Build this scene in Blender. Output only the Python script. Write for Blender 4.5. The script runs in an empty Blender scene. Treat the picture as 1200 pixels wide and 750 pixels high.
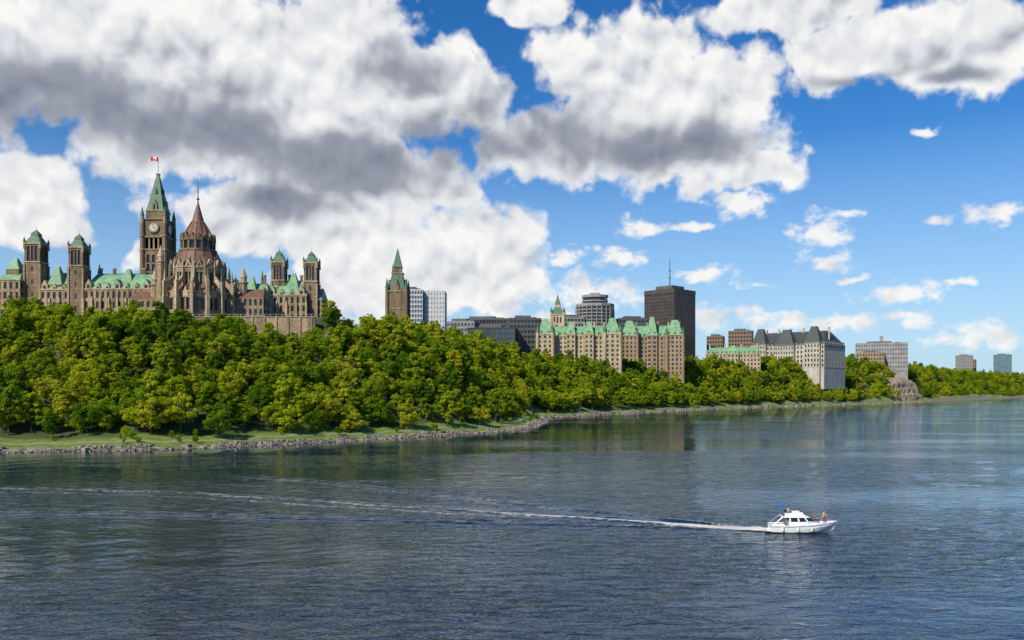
import bpy, bmesh, math, random
import numpy as np
from mathutils import Vector, Matrix
random.seed(7); rng=np.random.default_rng(7)
scene=bpy.context.scene
scene.view_settings.view_transform='Standard'
scene.view_settings.look='None'
scene.view_settings.exposure=0
COL=scene.collection

# ------------------------------------------------------------------ materials
def new_mat(name):
    m=bpy.data.materials.new(name); m.use_nodes=True
    nt=m.node_tree
    return m,nt,nt.nodes['Principled BSDF']
def N(nt,t,**kw):
    n=nt.nodes.new(t)
    for k,v in kw.items():
        if hasattr(n,k): setattr(n,k,v)
        else: n.inputs[k].default_value=v
    return n
def rgba(c): return (c[0],c[1],c[2],1)
def ramp(nt,src,stops):
    r=nt.nodes.new('ShaderNodeValToRGB')
    e=r.color_ramp.elements
    while len(e)<len(stops): e.new(0.5)
    for i,(p,c) in enumerate(stops):
        e[i].position=p; e[i].color=rgba(c) if not isinstance(c,(int,float)) else (c,c,c,1)
    nt.links.new(src,r.inputs[0]); return r
def simple(name,c,rough=.7,var=.25,scale=.3,metal=0,detail=4,bump=0):
    m,nt,p=new_mat(name)
    tc=N(nt,'ShaderNodeTexCoord')
    no=N(nt,'ShaderNodeTexNoise'); no.inputs['Scale'].default_value=scale; no.inputs['Detail'].default_value=detail
    no.inputs['Roughness'].default_value=.65
    nt.links.new(tc.outputs['Object'],no.inputs['Vector'])
    a=[max(0,x*(1-var)) for x in c]; b=[x*(1+var) for x in c]
    r=ramp(nt,no.outputs['Fac'],[(.3,a),(.7,b)])
    nt.links.new(r.outputs[0],p.inputs['Base Color'])
    p.inputs['Roughness'].default_value=rough; p.inputs['Metallic'].default_value=metal
    return m
def stone(name,c,var=.3):
    m,nt,p=new_mat(name)
    tc=N(nt,'ShaderNodeTexCoord')
    n1=N(nt,'ShaderNodeTexNoise'); n1.inputs['Scale'].default_value=.14; n1.inputs['Detail'].default_value=5; n1.inputs['Roughness'].default_value=.65
    n2=N(nt,'ShaderNodeTexNoise'); n2.inputs['Scale'].default_value=1.3; n2.inputs['Detail'].default_value=3
    mp=N(nt,'ShaderNodeMapping'); mp.inputs['Scale'].default_value=(1.4,1.4,.3)
    nt.links.new(tc.outputs['Object'],mp.inputs[0])
    nt.links.new(mp.outputs[0],n1.inputs['Vector']); nt.links.new(tc.outputs['Object'],n2.inputs['Vector'])
    r1=ramp(nt,n1.outputs['Fac'],[(.36,[x*(1-var) for x in c]),(.64,[x*(1+var*.7) for x in c])])
    r2=ramp(nt,n2.outputs['Fac'],[(.35,(.5,.49,.48)),(.62,(1.12,1.1,1.06))])
    mx=N(nt,'ShaderNodeMix',data_type='RGBA',blend_type='MULTIPLY'); mx.inputs[0].default_value=.8
    nt.links.new(r1.outputs[0],mx.inputs[6]); nt.links.new(r2.outputs[0],mx.inputs[7])
    nt.links.new(mx.outputs[2],p.inputs['Base Color']); p.inputs['Roughness'].default_value=.9
    return m
M={}
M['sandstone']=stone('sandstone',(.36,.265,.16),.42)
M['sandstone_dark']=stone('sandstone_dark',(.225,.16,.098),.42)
M['sandstone_trim']=stone('sandstone_trim',(.46,.36,.23),.35)
M['beige']=stone('beige_stone',(.50,.41,.265),.2)
M['tan']=stone('tan_stone',(.35,.265,.165),.25)
M['white_stone']=stone('white_stone',(.52,.49,.42),.2)
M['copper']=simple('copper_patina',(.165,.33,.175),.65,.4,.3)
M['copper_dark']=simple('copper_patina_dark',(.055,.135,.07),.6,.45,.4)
M['brown_roof']=simple('brown_copper_roof',(.17,.085,.052),.6,.4,.5)
M['slate']=simple('slate_roof',(.055,.065,.06),.6,.35,.4)
M['glass']=simple('window_glass',(.02,.024,.03),.12,.4,.2)
M['glass_blue']=simple('window_glass_blue',(.06,.09,.12),.15,.4,.15)
M['glass_teal']=simple('window_glass_teal',(.03,.14,.18),.15,.3,.1)
M['concrete']=simple('concrete',(.27,.26,.25),.8,.2,.15)
M['concrete_light']=simple('concrete_light',(.50,.51,.52),.7,.12,.1)
M['dark_metal']=simple('dark_metal',(.05,.045,.04),.45,.3,.2)
M['brown_panel']=simple('brown_panel',(.075,.055,.04),.5,.3,.1)
M['grey_panel']=simple('grey_panel',(.09,.09,.09),.6,.25,.1)
M['brick']=simple('brown_brick',(.21,.14,.095),.85,.25,.5)
M['iron']=simple('iron',(.03,.03,.03),.5,.2,1)
M['clock_face']=simple('clock_face',(.52,.50,.42),.5,.05,1)
M['flag_red']=simple('flag_red',(.65,.02,.03),.8,.1,1)
M['flag_white']=simple('flag_white',(.8,.8,.8),.8,.05,1)

# ------------------------------------------------------------------ builder
class Builder:
    def __init__(s,name,loc,rot=0):
        s.e=bpy.data.objects.new(name,None); s.e.location=loc; s.e.rotation_euler=(0,0,math.radians(rot))
        s.e.empty_display_size=1; COL.objects.link(s.e); s.p={}
    def part(s,n,mat):
        s.p[n]=([],[],mat); return n
    def poly(s,n,pts):
        v,f,_=s.p[n]; b=len(v); v.extend(pts); f.append(tuple(range(b,b+len(pts))))
    def mesh(s,n,pts,faces):
        v,f,_=s.p[n]; b=len(v); v.extend(pts); f.extend(tuple(i+b for i in q) for q in faces)
    def box(s,n,x0,x1,y0,y1,z0,z1):
        s.hip(n,x0,x1,y0,y1,z0,z1,0,0)
    def hip(s,n,x0,x1,y0,y1,z0,z1,ix,iy):
        s.mesh(n,[(x0,y0,z0),(x1,y0,z0),(x1,y1,z0),(x0,y1,z0),(x0+ix,y0+iy,z1),(x1-ix,y0+iy,z1),(x1-ix,y1-iy,z1),(x0+ix,y1-iy,z1)],
          [(3,2,1,0),(4,5,6,7),(0,1,5,4),(1,2,6,5),(2,3,7,6),(3,0,4,7)])
    def gable(s,n,x0,x1,y0,y1,z0,z1):
        m=(x0+x1)/2
        s.mesh(n,[(x0,y0,z0),(x1,y0,z0),(m,y0,z1),(x0,y1,z0),(x1,y1,z0),(m,y1,z1)],[(0,1,2),(5,4,3),(0,2,5,3),(2,1,4,5),(1,0,3,4)])
    def gablex(s,n,x0,x1,y0,y1,z0,z1):
        m=(y0+y1)/2
        s.mesh(n,[(x0,y0,z0),(x0,y1,z0),(x0,m,z1),(x1,y0,z0),(x1,y1,z0),(x1,m,z1)],[(2,1,0),(3,4,5),(3,5,2,0),(5,4,1,2),(4,3,0,1)])
    def fr(s,n,cx,cy,z0,z1,r0,r1,k=8,rot=None):
        a0=math.pi/k if rot is None else rot
        v=[];f=[]
        for z,r in((z0,r0),(z1,r1)):
            for i in range(k):
                a=a0+2*math.pi*i/k; v.append((cx+r*math.cos(a),cy+r*math.sin(a),z))
        for i in range(k): f.append((i,(i+1)%k,k+(i+1)%k,k+i))
        f.append(tuple(range(k-1,-1,-1))); f.append(tuple(range(k,2*k)))
        s.mesh(n,v,f)
    def sq(s,n,cx,cy,z0,z1,h0,h1=None):
        h1=h0 if h1 is None else h1
        s.fr(n,cx,cy,z0,z1,h0*1.41421,h1*1.41421,4)
    def block(s,wall,glass,x0,x1,y0,y1,z0,z1,nx,ny,nz,pf=.5,sf=.4,rec=.45):
        s.box(glass,x0+rec,x1-rec,y0+rec,y1-rec,z0+.02,z1-.02)
        fh=(z1-z0)/nz; t=fh*sf
        for i in range(nz+1):
            zc=z0+i*fh; a=max(z0,zc-t/2); b=min(z1,zc+t/2)
            s.box(wall,x0+.08,x1-.08,y0+.08,y1-.08,a,b)
        if nx:
            bw=(x1-x0)/nx; w=bw*pf/2
            for i in range(nx+1):
                xc=x0+i*bw; a=max(x0,xc-w); b=min(x1,xc+w)
                s.box(wall,a,b,y0,y0+rec+.1,z0-.01,z1-.01); s.box(wall,a,b,y1-rec-.1,y1,z0-.01,z1-.01)
        if ny:
            bw=(y1-y0)/ny; w=bw*pf/2
            for i in range(ny+1):
                yc=y0+i*bw; a=max(y0+.003,yc-w); b=min(y1-.003,yc+w)
                s.box(wall,x0+.003,x0+rec+.1,a,b,z0-.015,z1-.015); s.box(wall,x1-rec-.1,x1-.003,a,b,z0-.015,z1-.015)
    def done(s):
        for n,(v,f,mat) in s.p.items():
            if not v: continue
            me=bpy.data.meshes.new(n); me.from_pydata(v,[],f); me.update()
            me.materials.append(M[mat]); o=bpy.data.objects.new(n,me); COL.objects.link(o); o.parent=s.e
        return s.e

# ------------------------------------------------------------------ shoreline & terrain
SH=np.array([(-9000,-900),(-1500,150),(-400,236),(-260,256),(-164,272),(-114,286),(-67,331),(-37,368),(-8,408),(8,440),(17,500),(26,600),(69,690),(167,833),(300,1000),(470,1176),(770,1540),(1120,2000),(1333,2222),(2500,3200),(9000,7000),(20000,12000)],float)
def shore_y(x): return np.interp(x,SH[:,0],SH[:,1])
def sdist(x,y):
    x=np.asarray(x,float); y=np.asarray(y,float)
    d=np.full(x.shape,1e9)
    for i in range(len(SH)-1):
        a=SH[i]; b=SH[i+1]-SH[i]; L=b@b
        t=np.clip(((x-a[0])*b[0]+(y-a[1])*b[1])/L,0,1)
        d=np.minimum(d,np.hypot(x-a[0]-t*b[0],y-a[1]-t*b[1]))
    return np.where(y>shore_y(x),d,-d)
def ss(a,b,x):
    t=np.clip((x-a)/(b-a),0,1); return t*t*(3-2*t)
def height(x,y):
    x=np.asarray(x,float); y=np.asarray(y,float); s=sdist(x,y)
    s=s+1.6*np.sin(x*.13)+1.1*np.sin(x*.37+y*.21)+.6*np.sin(x*.9+y*.5)
    Hp=np.interp(x,[-120,-95,-60,-35,10,60,150,350,700,1500],[46,49,51,48,38,34,35,47,55,47])
    w=np.interp(x,[-150,-90,-30,40,110,600,1500],[112,100,62,75,60,64,90])
    z=np.where(s<0,-3+0*s,0)
    z=np.where(s<0,np.maximum(-3,s*.5),0)
    bank=1.25*ss(0,4,s)+1.5*ss(4,17,s)
    hill=(Hp-2.6)*ss(13,13+w,s)**.85
    z=z+bank+hill
    z=z+ss(-78,-100,x)*11*ss(434,437,y)
    z=z+np.where(s>20,1.2*np.sin(x*.05+1)*np.sin(y*.043),0)
    return z
def spaced(lo,hi,fine,a,b,g=1.12):
    c=list(np.arange(a,b+1e-6,fine)); st=fine; x=b
    while x<hi: st*=g; x+=st; c.append(x)
    st=fine; x=a
    while x>lo: st*=g; x-=st; c.insert(0,x)
    return np.array(c)
def grid_mesh(name,xs,ys,zf,attrs={}):
    X,Y=np.meshgrid(xs,ys); Z=zf(X,Y)
    co=np.stack([X,Y,Z],-1).reshape(-1,3)
    nx,ny=len(xs),len(ys)
    i=np.arange(nx*ny).reshape(ny,nx)
    q=np.stack([i[:-1,:-1],i[:-1,1:],i[1:,1:],i[1:,:-1]],-1).reshape(-1,4)
    me=np_mesh(name,co,q,smooth=True)
    for k,f in attrs.items():
        a=me.attributes.new(k,'FLOAT','POINT'); a.data.foreach_set('value',f(X,Y).astype(np.float32).ravel())
    o=bpy.data.objects.new(name,me); COL.objects.link(o); return o
def np_mesh(name,co,q,smooth=False,midx=None):
    me=bpy.data.meshes.new(name)
    me.vertices.add(len(co)); me.vertices.foreach_set('co',np.asarray(co,np.float32).ravel())
    k=q.shape[1]
    me.loops.add(q.size); me.loops.foreach_set('vertex_index',q.astype(np.int32).ravel())
    me.polygons.add(len(q)); me.polygons.foreach_set('loop_start',(np.arange(len(q))*k).astype(np.int32))
    me.polygons.foreach_set('loop_total',np.full(len(q),k,np.int32))
    if midx is not None: me.polygons.foreach_set('material_index',midx.astype(np.int32))
    me.update(calc_edges=True); me.validate()
    me.polygons.foreach_set('use_smooth',np.full(len(me.polygons),smooth))
    return me
xs=spaced(-6000,12000,3.2,-300,110,1.07); ys=spaced(-1000,12000,3.2,240,640,1.07)
ter=grid_mesh('ground',xs,ys,height,{'shore':sdist})
m,nt,p=new_mat('ground')
at=N(nt,'ShaderNodeAttribute',attribute_name='shore'); geo=N(nt,'ShaderNodeNewGeometry')
n1=N(nt,'ShaderNodeTexNoise'); n1.inputs['Scale'].default_value=.35; n1.inputs['Detail'].default_value=8
nt.links.new(geo.outputs['Position'],n1.inputs['Vector'])
n2=N(nt,'ShaderNodeTexNoise'); n2.inputs['Scale'].default_value=.06; n2.inputs['Detail'].default_value=6
nt.links.new(geo.outputs['Position'],n2.inputs['Vector'])
rock=ramp(nt,n1.outputs['Fac'],[(.35,(.07,.06,.05)),(.5,(.17,.145,.115)),(.65,(.30,.265,.22))])
grass=ramp(nt,n1.outputs['Fac'],[(.3,(.07,.12,.014)),(.55,(.14,.21,.02)),(.75,(.20,.25,.04))])
dirt=ramp(nt,n2.outputs['Fac'],[(.4,(.035,.055,.012)),(.6,(.06,.085,.016))])
ad=N(nt,'ShaderNodeMath',operation='MULTIPLY_ADD'); ad.inputs[1].default_value=7.0
nt.links.new(n2.outputs['Fac'],ad.inputs[0]); nt.links.new(at.outputs['Fac'],ad.inputs[2])
def step(src,a,b):
    r=N(nt,'ShaderNodeMapRange'); r.inputs[1].default_value=a; r.inputs[2].default_value=b
    nt.links.new(src,r.inputs[0]); return r.outputs[0]
def mixc(f,a,b):
    x=N(nt,'ShaderNodeMix',data_type='RGBA'); nt.links.new(f,x.inputs[0]); nt.links.new(a,x.inputs[6]); nt.links.new(b,x.inputs[7]); return x.outputs[2]
c=mixc(step(ad.outputs[0],6.6,8.2),rock.outputs[0],grass.outputs[0])
pathc=N(nt,'ShaderNodeRGB'); pathc.outputs[0].default_value=(.24,.22,.19,1)
c=mixc(step(at.outputs['Fac'],10.6,10.9),c,pathc.outputs[0])
c=mixc(step(at.outputs['Fac'],12.6,12.9),c,grass.outputs[0])
c=mixc(step(ad.outputs[0],20,24),c,dirt.outputs[0])
sx=N(nt,'ShaderNodeSeparateXYZ'); nt.links.new(geo.outputs['Normal'],sx.inputs[0])
c=mixc(step(sx.outputs[2],.66,.58),c,rock.outputs[0])
nt.links.new(c,p.inputs['Base Color']); p.inputs['Roughness'].default_value=.95
ter.data.materials.append(m)

# ------------------------------------------------------------------ river
WK=np.array([(37,121.5),(25,127),(10,134),(-9,142),(-32,152),(-58,164),(-85,171),(-120,176),(-200,186)],float)
def wake(X,Y):
    best=np.full(X.shape,1e9); Lb=np.zeros(X.shape); sg=np.ones(X.shape); acc=0
    for i in range(len(WK)-1):
        a=WK[i]; b=WK[i+1]-a; L=math.hypot(*b)
        t=((X-a[0])*b[0]+(Y-a[1])*b[1])/L**2
        tc=np.clip(t,0,1)
        d=np.hypot(X-a[0]-tc*b[0],Y-a[1]-tc*b[1]); cr=b[0]*(Y-a[1])-b[1]*(X-a[0])
        u=d<best; best=np.where(u,d,best); Lb=np.where(u,acc+tc*L,Lb); sg=np.where(u,np.sign(cr),sg); acc+=L
    return best,Lb,sg
def nz(X,Y,s,seed,n=12,ang=(0,6.28)):
    r=np.random.default_rng(seed); o=np.zeros(X.shape)
    for i in range(n):
        a=r.uniform(*ang); k=s*r.uniform(.6,1.7); o+=np.sin(k*(X*math.cos(a)+Y*math.sin(a))+r.uniform(0,6.28))
    return o/math.sqrt(n)
def wz(X,Y):
    d,L,sg=wake(X,Y)
    near=np.exp(-((X+20)/260)**4)*np.exp(-((Y-140)/200)**4)
    r=L*.26
    z=.22*np.exp(-L/170)*np.exp(-((d-r)/(1.4+L*.03))**2)*np.cos((d-r)*1.8)*(L>1)
    z+=.16*np.exp(-L/170)*np.cos(d*2.0)*np.exp(-(d/(2.2+.03*L))**2)
    z+=.08*np.exp(-L/140)*np.exp(-((d-.6*r)/(3+.03*L))**2)*np.cos((d)*1.6)
    z+=.035*nz(X,Y,.55,3,12,(.9,2.4))+.022*nz(X,Y,1.4,5,14,(.6,2.6))
    return z*near
def foam(X,Y):
    d,L,sg=wake(X,Y)
    wig=.5*np.sin(L*.21)*np.minimum(1,L/40)
    dd=np.abs(d*sg-wig)
    f=np.exp(-(dd/(.9+.008*L))**2)*(1.25*np.exp(-L/13)+.66*np.exp(-L/700))
    f2=np.exp(-((d*sg-(3.0+.02*L))/(.7+.005*L))**2)*.66*np.exp(-L/700)*(L>40)
    arm=np.exp(-((d-L*.26)/(.45+.006*L))**2)*(.55*np.exp(-L/26)+.38*np.exp(-L/170))
    return np.clip(f+arm+f2,0,1.5)*(L>.2)
def calm(X,Y):
    d,L,sg=wake(X,Y)
    return np.exp(-((d*sg-(-2.2-.012*L))/(1.3+.008*L))**2)*np.exp(-L/300)
def shel(X,Y):
    return np.clip(-sdist(X,Y),0,300)/300
xs=spaced(-9000,12000,.8,-130,75,1.1); ys=spaced(-3000,9000,.5,62,200,1.08)
riv=grid_mesh('river',xs,ys,wz,{'foam':foam,'calm':calm,'offshore':shel})
m,nt,p=new_mat('river_water')
geo=N(nt,'ShaderNodeNewGeometry')
def wn(scale,sx_,sy_,rot,det,dist=0.0,rough=.5):
    mp=N(nt,'ShaderNodeMapping'); mp.inputs['Scale'].default_value=(sx_,sy_,1); mp.inputs['Rotation'].default_value=(0,0,math.radians(rot))
    nt.links.new(geo.outputs['Position'],mp.inputs[0])
    n=N(nt,'ShaderNodeTexNoise',noise_dimensions='2D'); n.inputs['Scale'].default_value=scale; n.inputs['Detail'].default_value=det; n.inputs['Distortion'].default_value=dist; n.inputs['Roughness'].default_value=rough
    nt.links.new(mp.outputs[0],n.inputs['Vector']); return n.outputs['Fac']
a=wn(.15,.5,1.0,12,2,.3); b=wn(.62,.45,1.0,-14,3,.5,.6); cc=wn(2.2,.6,1.1,8,2); pt=wn(.014,.5,1.6,10,4)
def MA(op,x,y,z=None):
    n=N(nt,'ShaderNodeMath',operation=op)
    for i,v in enumerate((x,y,z)):
        if v is None: continue
        if isinstance(v,(int,float)): n.inputs[i].default_value=v
        else: nt.links.new(v,n.inputs[i])
    return n.outputs[0]
h=MA('MULTIPLY_ADD',a,.55,MA('MULTIPLY_ADD',b,.70,MA('MULTIPLY',cc,.10)))
cal=N(nt,'ShaderNodeAttribute',attribute_name='calm'); fo=N(nt,'ShaderNodeAttribute',attribute_name='foam'); ofs=N(nt,'ShaderNodeAttribute',attribute_name='offshore')
patch=N(nt,'ShaderNodeMapRange'); patch.inputs[1].default_value=.38; patch.inputs[2].default_value=.62; patch.inputs[3].default_value=.25; patch.inputs[4].default_value=1.0
nt.links.new(pt,patch.inputs[0])
st=MA('MULTIPLY',patch.outputs[0],MA('SUBTRACT',1.0,MA('MULTIPLY',cal.outputs['Fac'],.8)))
sh_=N(nt,'ShaderNodeMapRange'); sh_.inputs[1].default_value=.05; sh_.inputs[2].default_value=.85; sh_.inputs[3].default_value=.08; sh_.inputs[4].default_value=1.0
nt.links.new(ofs.outputs['Fac'],sh_.inputs[0]); st=MA('MULTIPLY',st,sh_.outputs[0])
bp=N(nt,'ShaderNodeBump'); bp.inputs['Distance'].default_value=.60
nt.links.new(st,bp.inputs['Strength']); nt.links.new(h,bp.inputs['Height']); nt.links.new(bp.outputs[0],p.inputs['Normal'])
p.inputs['Base Color'].default_value=(.008,.026,.056,1); p.inputs['Roughness'].default_value=.02; p.inputs['IOR'].default_value=1.35
fn=wn(1.4,.5,1.4,-15,6,.6)
ff=MA('MULTIPLY',MA('SUBTRACT',MA('ADD',fo.outputs['Fac'],fn),1.0),3.2)
cl=N(nt,'ShaderNodeClamp'); nt.links.new(ff,cl.inputs[0])
fm=N(nt,'ShaderNodeBsdfDiffuse'); fm.inputs[0].default_value=(.55,.53,.49,1)
mx=N(nt,'ShaderNodeMixShader'); nt.links.new(cl.outputs[0],mx.inputs[0]); nt.links.new(p.outputs[0],mx.inputs[1]); nt.links.new(fm.outputs[0],mx.inputs[2])
nt.links.new(mx.outputs[0],nt.nodes['Material Output'].inputs['Surface'])
riv.data.materials.append(m)

# ------------------------------------------------------------------ shore rocks
def rocks():
    base=np.array([(-1,-1,-1),(1,-1,-1),(1,1,-1),(-1,1,-1),(-1,-1,1),(1,-1,1),(1,1,1),(-1,1,1)],float)*.5
    fq=np.array([(3,2,1,0),(4,5,6,7),(0,1,5,4),(1,2,6,5),(2,3,7,6),(3,0,4,7)])
    cos=[];qs=[];b=0
    pts=[]
    for i in range(len(SH)-1):
        p0,p1=SH[i],SH[i+1]
        if p1[0]<-420 or p0[0]>1200: continue
        L=np.hypot(*(p1-p0)); nd=(p1-p0)/L; nn=np.array([-nd[1],nd[0]])
        far=p0[1]>500
        n=int(L*(1.6 if far else 8))
        for _ in range(n):
            t=rng.random(); wob=1.6*math.sin(t*L*.11+i)+.9*math.sin(t*L*.31); s=rng.uniform(-2.0,3.6+wob); pts.append((*(p0+(p1-p0)*t+nn*s),rng.uniform(.3,1.0)**1.3*(1.4 if far else .95)*(1.8 if rng.random()<.05 else 1)))
    pts=np.array(pts); Z=np.maximum(-.15,height(pts[:,0],pts[:,1]))
    for (x,y,sz),z in zip(pts,Z):
        v=base*(1+rng.uniform(-.35,.35,(8,3)))*sz*np.array([1.25,1,.7])
        a=rng.uniform(0,6.28); c,s=math.cos(a),math.sin(a)
        v=v@np.array([[c,s,0],[-s,c,0],[0,0,1]])
        cos.append(v+np.array([x,y,z+sz*.1])); qs.append(fq+b); b+=8
    me=np_mesh('shore_rocks',np.concatenate(cos),np.concatenate(qs))
    o=bpy.data.objects.new('shore_rocks',me); COL.objects.link(o)
    m,nt,p=new_mat('shore_rock'); g=N(nt,'ShaderNodeNewGeometry')
    r=ramp(nt,g.outputs['Random Per Island'],[(0,(.09,.075,.06)),(.5,(.24,.20,.155)),(1,(.40,.345,.28))])
    nt.links.new(r.outputs[0],p.inputs['Base Color']); p.inputs['Roughness'].default_value=.9
    me.materials.append(m)
rocks()
# exposed rock cliff above the far bank
def cliff():
    p0=np.array((640.,1382.)); p1=np.array((745.,1509.7)); L=np.hypot(*(p1-p0)); nd=(p1-p0)/L; nn=np.array([-nd[1],nd[0]])
    prof=[(11,0),(13,6),(14,12),(18,15),(19,22),(22,25),(23,33),(27,37),(34,40),(70,40)]
    U=np.linspace(0,1,60); g=np.random.default_rng(4); co=[]
    jit=np.cumsum(g.normal(size=60))*.6
    for j,(s,z) in enumerate(prof):
        for i,u in enumerate(U):
            e=math.sin(math.pi*u)**.35
            q=p0+(p1-p0)*u+nn*(s+jit[i]+g.normal()*1.1+(1-e)*14)
            co.append((q[0],q[1],z*(.55+.45*e)+g.normal()*.8-(2 if j==0 else 0)))
    n=60; k=len(prof); idx=np.arange(n*k).reshape(k,n)
    q=np.stack([idx[:-1,:-1],idx[:-1,1:],idx[1:,1:],idx[1:,:-1]],-1).reshape(-1,4)
    me=np_mesh('rock_cliff',np.array(co),q); me.materials.append(stone('cliff_rock',(.27,.225,.165),.45))
    o=bpy.data.objects.new('rock_cliff',me); COL.objects.link(o)
cliff()

# ------------------------------------------------------------------ trees
bark,nt,p=new_mat('bark'); p.inputs['Base Color'].default_value=(.07,.05,.035,1); p.inputs['Roughness'].default_value=.9
leaf,nt,p=new_mat('leaf')
oi=N(nt,'ShaderNodeObjectInfo'); at=N(nt,'ShaderNodeAttribute',attribute_name='clump')
r1=ramp(nt,oi.outputs['Random'],[(0,(.08,.16,.014)),(.2,(.16,.26,.014)),(.55,(.27,.36,.016)),(.85,(.37,.42,.02)),(1,(.43,.42,.03))])
r2=ramp(nt,at.outputs['Fac'],[(0,(.42,.5,.45)),(.5,(.92,.95,.9)),(1,(1.4,1.28,1.0))])
mx=N(nt,'ShaderNodeMix',data_type='RGBA',blend_type='MULTIPLY'); mx.inputs[0].default_value=1
nt.links.new(r1.outputs[0],mx.inputs[6]); nt.links.new(r2.outputs[0],mx.inputs[7])
df=N(nt,'ShaderNodeBsdfDiffuse'); nt.links.new(mx.outputs[2],df.inputs[0])
tr=N(nt,'ShaderNodeBsdfTranslucent'); nt.links.new(mx.outputs[2],tr.inputs[0])
ms=N(nt,'ShaderNodeMixShader'); ms.inputs[0].default_value=.34
nt.links.new(df.outputs[0],ms.inputs[1]); nt.links.new(tr.outputs[0],ms.inputs[2]); nt.links.new(ms.outputs[0],nt.nodes['Material Output'].inputs['Surface'])
def tree_mesh(name,seed,Ht,R,nc,nl,ls,shape='round',cr=.21):
    g=np.random.default_rng(seed); co=[];q=[];mi=[];cl=[];b=0
    def tube(p0,p1,r0,r1,n=6):
        nonlocal b
        p0=np.array(p0,float);p1=np.array(p1,float); d=p1-p0; d/=np.linalg.norm(d)
        u=np.cross(d,[0,1,.1]); u/=np.linalg.norm(u); w=np.cross(d,u)
        for pp,r in((p0,r0),(p1,r1)):
            for i in range(n):
                a=2*math.pi*i/n; co.append(pp+r*(math.cos(a)*u+math.sin(a)*w)); cl.append(.3)
        for i in range(n): q.append((b+i,b+(i+1)%n,b+n+(i+1)%n,b+n+i)); mi.append(0)
        b+=2*n
    zc=Ht*.55; hz=Ht*.45
    bend=g.uniform(-.5,.5,2)
    t1=np.array([bend[0],bend[1],Ht*.35]); t2=np.array([bend[0]*1.6,bend[1]*.4,Ht*.75])
    tube((0,0,-1),t1,.38,.26); tube(t1,t2,.26,.1)
    cents=[]; lob=g.uniform(0,6.28,3); la=g.uniform(.12,.28,3)
    for i in range(nc):
        d=g.normal(size=3); d/=np.linalg.norm(d)
        rr=g.uniform(.3,1)**.5
        th=math.atan2(d[1],d[0]); lf=1+la[0]*math.sin(2*th+lob[0]+d[2]*2)+la[1]*math.sin(3*th+lob[1]-d[2]*3)
        c=np.array([d[0]*R*.78*rr*lf,d[1]*R*.78*rr*lf,zc+d[2]*hz*.84*rr*(1+.5*la[2]*math.sin(2*th+lob[2]))])
        tz=(c[2]-(zc-hz))/(2*hz)
        if shape=='cone': c[:2]*=1.35*(1-tz)+.15
        elif shape=='oval': c[:2]*=.8+.35*math.sin(math.pi*min(1,max(0,tz+.1)))
        else: c[:2]*=.75+.4*math.sin(math.pi*min(1,max(0,tz)))
        c+=g.normal(size=3)*.35
        cents.append(c)
        if i<12: tube(t1+(t2-t1)*g.uniform(0,.8),c,.12,.03,4)
    L=[];C=[];NN=[]
    for c in cents:
        rc=g.uniform(.65,1.45)*R*cr; n=int(nl*(rc/(R*cr))**2)
        d=g.normal(size=(n,3)); d/=np.linalg.norm(d,axis=1)[:,None]
        d[:,2]=np.where(d[:,2]<-.35,-d[:,2],d[:,2])
        rad=rc*g.uniform(.65,1.12,(n,1))
        L.append(c+d*rad*np.array([1,1,.85])); NN.append(d+g.normal(size=(n,3))*.33)
        C.append(np.clip(np.full(n,g.uniform(.2,.8))+g.normal(size=n)*.18,0,1))
    L=np.concatenate(L);NN=np.concatenate(NN);C=np.concatenate(C)
    NN/=np.linalg.norm(NN,axis=1)[:,None]
    u=np.cross(NN,g.normal(size=NN.shape)); u/=np.linalg.norm(u,axis=1)[:,None]; w=np.cross(NN,u)
    sz=(ls*g.uniform(.6,1.25,len(L)))[:,None]
    V=np.stack([L-u*sz*.5,L-w*sz*.36,L+u*sz*.5,L+w*sz*.36],1).reshape(-1,3)
    Q=np.arange(len(V)).reshape(-1,4)+b
    co=np.concatenate([np.array(co),V]); q=np.concatenate([np.array(q),Q]); mi=np.concatenate([np.array(mi),np.ones(len(Q))])
    me=np_mesh(name,co,q,midx=mi)
    a=me.attributes.new('clump','FLOAT','POINT'); a.data.foreach_set('value',np.concatenate([np.array(cl),np.repeat(C,4)]).astype(np.float32))
    me.materials.append(bark); me.materials.append(leaf); return me
protos=[tree_mesh('broadleaf_tree_mesh_%d'%i,100+i,Ht,R,nc,68,.56,sh) for i,(Ht,R,nc,sh) in enumerate([(14,5.8,80,'round'),(16,5.2,78,'oval'),(13,6.2,84,'round'),(17,4.4,72,'oval'),(12,5.4,70,'round'),(15.5,5.9,84,'oval'),(18,4.0,66,'oval'),(14.5,6.4,86,'round')])]
conif=tree_mesh('conifer_mesh',333,17,4.2,60,60,.5,'cone')
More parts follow.
